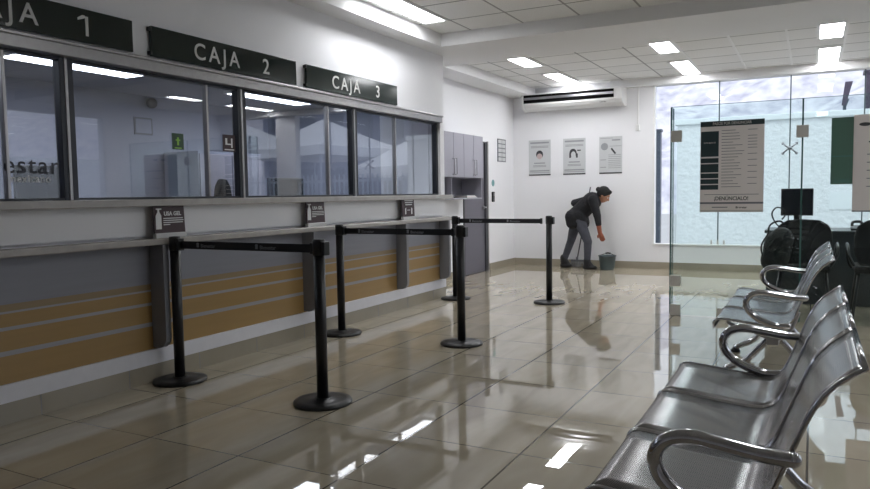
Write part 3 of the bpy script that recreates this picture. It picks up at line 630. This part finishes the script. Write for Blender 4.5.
bench(1.835, 'three-seat perforated steel bench, nearest in the bottom right corner')
bench(4.65, 'three-seat perforated steel bench farther away, before the glass partition')

# ------------------------------------------------------------------ desk area behind the partition
t = thing('office_desk', 'dark grey office desk behind the glass partition', 'desk', (0, 8.55, 0))
B(-.44, 1.7, 0, .03, .0, .76).build('modesty_panel', 'desk', t, bevel=.003)
B(-.46, 1.72, -.03, .72, .76, .79).build('desk_top', 'desk', t, bevel=.004)
B(-.44, -.41, .03, .70, 0, .76).build('side_panel', 'desk', t); B(1.67, 1.70, .03, .70, 0, .76).build('side_panel', 'desk', t)
monitor('desk_monitor', 'black desktop monitor on the desk behind the glass', (-.155, 8.85, .79), 0, .32, .30, 'screen')
cb = MB().tube(smooth_path([(-.30, 8.75, .80), (-.36, 8.74, .86), (-.40, 8.74, .96), (-.36, 8.74, 1.03), (-.30, 8.74, 1.02), (-.27, 8.76, .95), (-.30, 8.75, .9)]), .008).build('desk_cable', 'black'); tag(cb, 'black looping cable standing left of the desktop monitor', 'cable')
t = thing('desk_phone', 'small dark desk phone on the desk between the two chairs', 'phone', (.42, 8.72, .79))
MB().prism([(-.08, 0), (.08, 0), (.08, .05), (-.08, .02)], 'x', -.06, .06).build('phone_base', 'black', t); MB().tube(smooth_path([(-.05, -.02, .05), (-.04, .0, .085), (.02, .02, .09), (.05, .03, .065)]), .015).build('handset', 'black', t)
def office_chair(x, y, rz, label):
    t = thing('visitor_chair', label, 'chair', (x, y, 0), rz, 'black visitor chairs at the desk')
    out = [(-.20, .50), (-.245, .62), (-.25, .78), (-.22, .88), (-.14, .93), (0, .94), (.14, .93), (.22, .88), (.25, .78), (.245, .62), (.20, .50)]
    MB().prism(out, 'y', -.27, -.20).build('backrest', 'fabric', t, bevel=.022)
    B(-.24, .24, -.20, .26, .42, .49).build('seat', 'fabric', t, bevel=.025)
    for s in (-1, 1):
        MB().tube(smooth_path([(s*.245, -.24, .50), (s*.29, -.24, .60), (s*.295, -.18, .67), (s*.295, .05, .68), (s*.29, .17, .63), (s*.27, .19, .50), (s*.24, .17, .44)]), .016, 10, ry=.024).build('armrest', 'black', t, smooth=True)
        MB().tube([(s*.20, -.16, .42), (s*.25, -.30, .0)], .014).build('leg', 'black', t); MB().tube([(s*.20, .2, .42), (s*.24, .30, .0)], .014).build('leg', 'black', t)
    return t
office_chair(-.075, 8.02, 0, 'black fabric visitor chair with its back to the glass, bag hung on it')
office_chair(.60, 8.02, 0, 'black fabric visitor chair cut off by the right edge behind the glass')
t = thing('hanging_bag', 'bulky black bag with straps hung on the left side of the visitor chair', 'bag', (-.30, 7.68, .42))
mb = MB().ball((0, 0, .22), (.13, .07, .20)).ball((.04, -.02, .33), (.11, .07, .12)).ball((-.05, 0, .12), (.1, .07, .12))
voxel(mb, 'bag_body', 'bag', t, .012, 3)
MB().tube(smooth_path([(-.08, 0, .36), (-.07, .05, .46), (.02, .10, .50), (.1, .05, .42)]), .009).tube(smooth_path([(-.10, -.05, .1), (-.14, -.05, .25), (-.08, -.06, .38)]), .008).build('bag_strap', 'bag', t)
t = thing('floor_box', 'dark low cabinet under the window right of the desk', 'cabinet', (1.1, 10.6, 0))
B(-.5, .5, -.25, .25, 0, .8).build('cabinet_body', 'desk', t, bevel=.005); B(-.48, .0, -.265, -.25, .05, .78).build('door', 'desk', t); B(.01, .48, -.265, -.25, .05, .78).build('door', 'desk', t)

# ------------------------------------------------------------------ cleaner with mop and bucket
PX, PYc = -3.30, 11.24
p = thing('person', 'person in black jacket, grey trousers and orange gloves bending over a bucket', 'person', (PX, PYc, 0))
def L(x, y, z): return Vector((x-PX, y, z))
hipc = L(-3.37, 0, .84); chest = L(-3.13, 0, 1.09); neck0 = L(-3.045, 0, 1.14); headC = L(-2.93, 0, 1.195)
hf, hu = Vector((.80, 0, -.60)), Vector((.60, 0, .80))
shR, elR, wrR = L(-3.06, -.17, 1.12), L(-2.98, -.205, .86), L(-2.945, -.185, .60)
shL, elL, wrL = L(-3.12, .17, 1.13), L(-3.47, .20, 1.06), L(-3.26, .24, 1.02)
hR, kR, aR = L(-3.31, -.085, .80), L(-3.16, -.10, .45), L(-3.175, -.09, .10)       # near leg, foot forward
hL, kL, aL = L(-3.40, .085, .80), L(-3.49, .09, .46), L(-3.62, .09, .12)
b = MB()
b.cap(hipc, .125, chest, .125).ball(chest+Vector((.02, 0, -.01)), (.13, .17, .13)).ball(hipc, (.13, .155, .13))
b.cap(neck0, .055, headC-hf*.02-hu*.05, .05)
b.ball(headC, (.098, .078, .1)).ball(headC+hf*.035-hu*.055, (.062, .055, .062)).ball(headC+hf*.045-hu*.10, (.03, .032, .026))
b.cap(headC+hf*.09+hu*.005, .011, headC+hf*.112-hu*.032, .016)
b.ball(headC+hf*.083-hu*.062, (.018, .026, .012))
for s in (-1, 1): b.ball(headC+Vector((0, s*.078, 0))-hu*.02, (.022, .010, .03))
for a_, b_, c_, r_ in ((shR, elR, wrR, 1), (shL, elL, wrL, 1)): b.cap(a_, .056, b_, .04).cap(b_, .04, c_, .027)
for a_, b_, c_ in ((hR, kR, aR), (hL, kL, aL)): b.cap(a_, .085, b_, .055).cap(b_, .054, c_, .038).cap(c_, .038, c_+Vector((.08, 0, -.06)), .03)
def hand(mb, w, d, side, palm, r=1.0, curl=.35):
    """palm plus five bent fingers of different length; d points along the hand, side across the knuckles, palm out of the palm"""
    d, side, palm = d.normalized(), side.normalized(), palm.normalized()
    mb.cap(w, .026*r, w+d*.045, .03*r); k0 = w+d*.085
    for i, (o, ln_) in enumerate(((-.030, .066), (-.010, .078), (.010, .073), (.029, .058))):
        q0 = k0+side*o; q1 = q0+(d+palm*curl).normalized()*ln_*.5; q2 = q1+(d+palm*curl*2.6).normalized()*ln_*.5
        mb.cap(w+d*.03+side*o*.7, .014*r, q0, .0125*r, 10).cap(q0, .0115*r, q1, .0105*r, 10).cap(q1, .0105*r, q2, .009*r, 10)
    t0 = w+d*.025-side*.022; t1 = t0+(d*.6-side*.9+palm*.4).normalized()*.045; t2 = t1+(d*1.0-side*.2+palm*.5).normalized()*.032
    mb.cap(t0, .014*r, t1, .0125*r, 10).cap(t1, .012*r, t2, .010*r, 10)
dR = Vector((.06, .05, -.19)); dL = Vector((.5, .1, .35))
hand(b, wrR, dR, Vector((1, 0, .3)), Vector((-.1, 1, 0)), .85); hand(b, wrL, dL, Vector((-.4, 0, 1)), Vector((.3, 1, 0)), .85, .9)
body = voxel(b, 'body', 'skin', p, .0075, 3)
# face details
e = MB()
for s in (-1, 1): e.ball(headC+hf*.088+Vector((0, s*.03, 0))-hu*.004, (.010, .012, .008), 10)
e.build('eyes', 'white', p, smooth=True)
e = MB()
for s in (-1, 1): e.ball(headC+hf*.096+Vector((0, s*.03, 0))-hu*.004, .005, 8).cap(headC+hf*.092+Vector((0, s*.018, 0))+hu*.018, .004, headC+hf*.085+Vector((0, s*.043, 0))+hu*.018, .003, 8)
e.build('pupils_and_brows', 'hair', p, smooth=True)
MB().ball(headC+hf*.100-hu*.062, (.006, .018, .004), 10).build('lips', 'glove', p, smooth=True)
h = MB().ball(headC-hf*.022+hu*.022, (.108, .094, .106)).ball(headC+hf*.035+hu*.068, (.06, .066, .04)).ball(headC-hf*.12+hu*.012, (.042, .045, .042))
for s in (-1, 1): h.ball(headC+Vector((0, s*.07, 0))-hf*.03-hu*.005, (.04, .02, .05))
voxel(h, 'hair', 'hair', p, .008, 2)
j = MB()
j.cap(hipc+Vector((0, 0, .02)), .148, chest, .145).ball(chest+Vector((.01, 0, 0)), (.15, .19, .15))
j.ball(hipc+Vector((-.01, 0, -.02)), (.175, .20, .15)).cap(hipc+Vector((-.06, 0, -.05)), .11, hipc+Vector((.10, 0, -.10)), .095)
for q in (-1, 1):
    j.cap(hipc+Vector((-.05, q*.07, .0)), .125, hipc+Vector((-.05, q*.08, -.09)), .105).cap(hipc+Vector((.05, q*.07, .02)), .12, hipc+Vector((.085, q*.08, -.11)), .098).cap(hipc+Vector((-.05, q*.08, -.08)), .10, hipc+Vector((.085, q*.08, -.10)), .098)
j.cap(hipc+Vector((-.07, .10, -.05)), .10, hipc+Vector((.09, .10, -.09)), .09)
j.cap(neck0-Vector((.03, 0, .02)), .075, neck0+Vector((.01, 0, .012)), .066)
j.cap(shR, .078, elR, .060).cap(elR, .058, elR+(wrR-elR)*.5, .047).cap(shL, .078, elL, .062).cap(elL, .06, elL+(wrL-elL)*.62, .048)
voxel(j, 'jacket', 'jacket', p, .010, 4)
tr = MB()
for a_, b_, c_ in ((hR, kR, aR), (hL, kL, aL)): tr.cap(a_, .100, b_, .068).cap(b_, .066, c_+Vector((0, 0, -.01)), .050)
tr.ball(hipc+Vector((0, 0, -.04)), (.13, .155, .10))
voxel(tr, 'trousers', 'jeans', p, .010, 3)
for a_, ln_ in ((aR, .17), (aL, .15)):
    s = MB().cap(a_+Vector((-.0, 0, .04)), .060, a_+Vector((.01, 0, -.02)), .058).cap(a_+Vector((-.005, 0, -.02)), .05, a_+Vector((.0, 0, -.045)), .048)
    zf = .036-a_.z
    s.cap(a_+Vector((.02, 0, .0)), .050, a_+Vector((.075, 0, zf+.015)), .040).cap(a_+Vector((-.03, 0, zf)), .036, a_+Vector((ln_-.04, 0, zf-.004)), .030).cap(a_+Vector((0, .015, zf)), .034, a_+Vector((ln_-.05, .015, zf)), .030).cap(a_+Vector((0, -.015, zf)), .034, a_+Vector((ln_-.05, -.015, zf)), .030).cap(a_+Vector((0, 0, zf+.02)), .04, a_+Vector((ln_*.45, 0, zf+.005)), .034)
    voxel(s, 'shoe', 'shoe', p, .007, 2)
g = MB(); hand(g, wrR, dR, Vector((1, 0, .3)), Vector((-.1, 1, 0)), 1.12); g.cap(wrR, .034, wrR+(elR-wrR)*.42, .040)
voxel(g, 'glove', 'glove', p, .0055, 1)
g = MB(); hand(g, wrL, dL, Vector((-.4, 0, 1)), Vector((.3, 1, 0)), 1.12, .9); g.cap(wrL, .034, wrL+(elL-wrL)*.3, .038)
voxel(g, 'glove', 'glove', p, .0055, 1)

t = thing('mop', 'grey mop with long handle held behind the cleaner', 'mop', (-3.432, PYc+.22, 0))
MB().tube([(.216, .03, 1.32), (.0, .0, .12)], .011).build('mop_handle', 'wood', t)
MB().box(-.10, .12, -.02, .02, .095, .125).tube([(0, 0, .12), (0, 0, .17)], .02).build('mop_clamp', 'grey', t)
y_ = MB(); random.seed(5)
for k in range(26):
    x = -.10+.22*k/25; dx = random.uniform(-.06, .06); dy = random.uniform(-.05, .05)
    y_.tube([(x, random.uniform(-.01, .01), .10), (x+dx*.5, dy*.5, .05), (x+dx, dy, .009)], .0085, 6)
y_.build('mop_yarn', 'mop', t)
t = thing('bucket', 'grey-green plastic bucket on the floor under the cleaner', 'bucket', (-2.87, PYc-.02, 0))
MB().lathe([(.0, .0), (.105, .0), (.11, .01), (.132, .215), (.142, .218), (.142, .232), (.130, .232), (.128, .21), (.104, .02), (0, .02)], 0, 0, 36).build('bucket_body', 'bucket', t, smooth=False)
MB().tube(smooth_path([(-.138, 0, .22), (-.10, .03, .235), (0, .05, .262), (.10, .03, .235), (.138, 0, .22)]), .004).tube([(-.04, .046, .258), (0, .05, .264), (.04, .046, .258)], .012).build('bucket_handle', 'black', t)
MB().lathe([(0, .17), (.122, .17)], 0, 0, 24).build('water', M('mop_water', (60, 66, 66), .05), t)

# ------------------------------------------------------------------ outdoors
struct('ground_outdoors', MB().box(-40, 60, YB+.2, 90, -.3, -.15).box(XR+.3, 60, -30, YB+.2, -.3, -.15), 'ground')
t = thing('garden_wall', 'bright white textured garden wall outside the back window', 'wall', (-.75, 15.3, -.15))
B(-1.73, 1.70, 0, .2, 0, 2.72).build('wall_body', 'stucco', t); B(-1.78, 1.72, -.05, .25, 2.72, 2.83).build('coping', 'coping', t, bevel=.01)
B(1.02, 1.5, -.02, 0, 1.0, 1.32).build('access_panel', 'coping', t)
t = thing('gate_post', 'dark slender post left of the garden wall', 'post', (-2.85, 15.2, -.15))
B(-.07, .07, -.07, .07, 0, 2.6).build('post_shaft', 'bwin', t); B(-.09, .09, -.09, .09, 2.6, 2.65).build('post_cap', 'bwin', t)
gt = thing('iron_gate', 'pale iron gate beside the dark post outside', 'gate', (-3.7, 15.25, -.15))
g = MB().box(-.7, .7, -.015, .015, .15, .2).box(-.7, .7, -.015, .015, 2.1, 2.15)
for k in range(9): g.box(-.7+.17*k, -.68+.17*k, -.01, .01, .1, 2.3)
g.tube(smooth_path([(.1, 0, 1.6), (.3, 0, 1.75), (.5, 0, 1.6), (.65, 0, 1.4)]), .03).build('gate_bars', 'fence', gt)
t = thing('street_lamp', 'dark street lamp head rising behind the garden wall', 'street lamp', (.50, 15.9, -.15))
MB().tube([(0, 0, 0), (0, 0, 2.95), (.05, 0, 3.1)], .03).build('lamp_pole', 'bwin', t); MB().prism([(-.05, 2.98), (.02, 2.98), (.13, 3.42), (.0, 3.42)], 'y', -.06, .06).build('lamp_head', 'darkpanel', t, bevel=.01)
t = thing('dark_pillar', 'dark violet pillar outside at the top right corner', 'pillar', (.98, 16.2, -.15)); B(-.12, .35, -.1, .3, 0, 3.6).build('pillar_shaft', 'darkpanel', t); B(-.16, .39, -.14, .34, 3.6, 3.66).build('pillar_cap', 'darkpanel', t)
t = thing('railing_fence', 'pale railing fence outside seen mirrored in the teller glass', 'fence', (4.8, 15.4, -.15))
g = MB().box(-3.8, 3.8, -.02, .02, .1, .16).box(-3.8, 3.8, -.02, .02, 1.75, 1.81).build('rails', 'fence', t)
g = MB()
for k in range(52): g.box(-3.8+.148*k, -3.765+.148*k, -.015, .015, .05, 1.95)
g.build('bars', 'fence', t)
def canopy(x, y, w, h, label):
    t = thing('canopy_tent', label, 'tent', (x, y, -.15), .2, 'white canopy tents outside')
    m = MB(); N = 6; R = []
    for k in range(N+1):
        s = (k/N); r = w*(1-s)+.02; z = h*.74+h*.26*(s**1.25)
        R.append([(r, r, z), (0, r, z-.02*(1-s)), (-r, r, z), (-r, 0, z-.02), (-r, -r, z), (0, -r, z-.02), (r, -r, z), (r, 0, z-.02)])
    R.insert(0, [(a, b, c_-.28) for a, b, c_ in R[0]]); m.rings(R, cap=False, smooth=False).build('canopy', 'tent', t)
    for a in (-1, 1):
        for b_ in (-1, 1): MB().tube([(a*w*.97, b_*w*.97, 0), (a*w*.97, b_*w*.97, h*.72)], .03, 8).build('leg', 'fence', t)
canopy(6.2, 19, 1.9, 3.9, 'white canopy tent outside beyond the railing, nearest the garden wall')
canopy(11.2, 20, 2.2, 4.3, 'white canopy tent outside beyond the railing, farther right')
canopy(2.9, 18.6, 1.2, 3.0, 'small white canopy tent outside just behind the railing')
t = thing('office_building', 'grey office building far beyond the garden wall', 'building', (12, 34, -.15))
B(-8.5, 10, 0, 8, 0, 11).build('building_wall', 'bldg', t); B(-8.7, 10.2, -.2, 8.2, 11, 11.3).build('roof', 'bldg', t)
for k in range(3):
    for q in range(9): B(-8+2*q, -6.7+2*q, -.05, .02, 1.3+3.2*k, 3+3.2*k).build('window', 'bwin', t)
    B(-8.5, 10, -.4, 0, 3.6+3.2*k, 3.9+3.2*k).build('slab', 'coping', t)
t = thing('side_garden_wall', 'pale garden wall outside the right window of the hall', 'wall', (8.0, 7, -.15)); B(0, .2, -9, 7, 0, 2.25).build('wall_body', 'stucco', t); B(-.05, .25, -9, 7, 2.25, 2.38).build('coping', 'coping', t)
for i, (y, r) in enumerate(((5.6, .45), (7.1, .38), (8.6, .5))):
    t = thing('garden_shrub', 'round green shrub outside the right window, '+('nearest', 'middle', 'farthest')+' of three' if 0 else ('round green shrub outside the right window, nearest of three', 'round green shrub outside the right window, middle of three', 'round green shrub outside the right window, farthest of three')[i], 'shrub', (6.9, y, -.15))
    m = MB(); random.seed(20+i)
    for k in range(260):
        d = Vector((random.gauss(0, 1), random.gauss(0, 1), random.gauss(0, 1))).normalized()*r*random.uniform(.8, 1.05); c_ = d+Vector((0, 0, r+.35)); a = Vector((random.gauss(0, 1), random.gauss(0, 1), random.gauss(0, 1))).normalized()*.07; b_ = d.cross(a).normalized()*.04
        vs = [m.bm.verts.new(v) for v in (c_-a, c_+b_, c_+a, c_-b_)]; m.bm.faces.new(vs)
    m.ball((0, 0, r+.35), r*.85, 12).build('foliage', 'leaf', t); MB().tube([(0, 0, 0), (0, 0, .6)], .04).build('stem', 'wood', t)
# hillside far behind
bm = bmesh.new(); nx, ny = 60, 14; V = []
from mathutils import noise as N_
for j_ in range(ny+1):
    row = []
    for i_ in range(nx+1):
        x = -70+170*i_/nx; y = 45+45*j_/ny; z = 17*min(1, j_/8)**.8*(1+.25*N_.noise(Vector((x*.05, 1, 3)))) + 1.6*N_.noise(Vector((x*.3, y*.3, 0))) - .3
        row.append(bm.verts.new((x, y, max(z, -.3) if j_ else -.3)))
    V.append(row)
for j_ in range(ny):
    for i_ in range(nx):
        f = bm.faces.new([V[j_][i_], V[j_][i_+1], V[j_+1][i_+1], V[j_+1][i_]]); f.smooth = True
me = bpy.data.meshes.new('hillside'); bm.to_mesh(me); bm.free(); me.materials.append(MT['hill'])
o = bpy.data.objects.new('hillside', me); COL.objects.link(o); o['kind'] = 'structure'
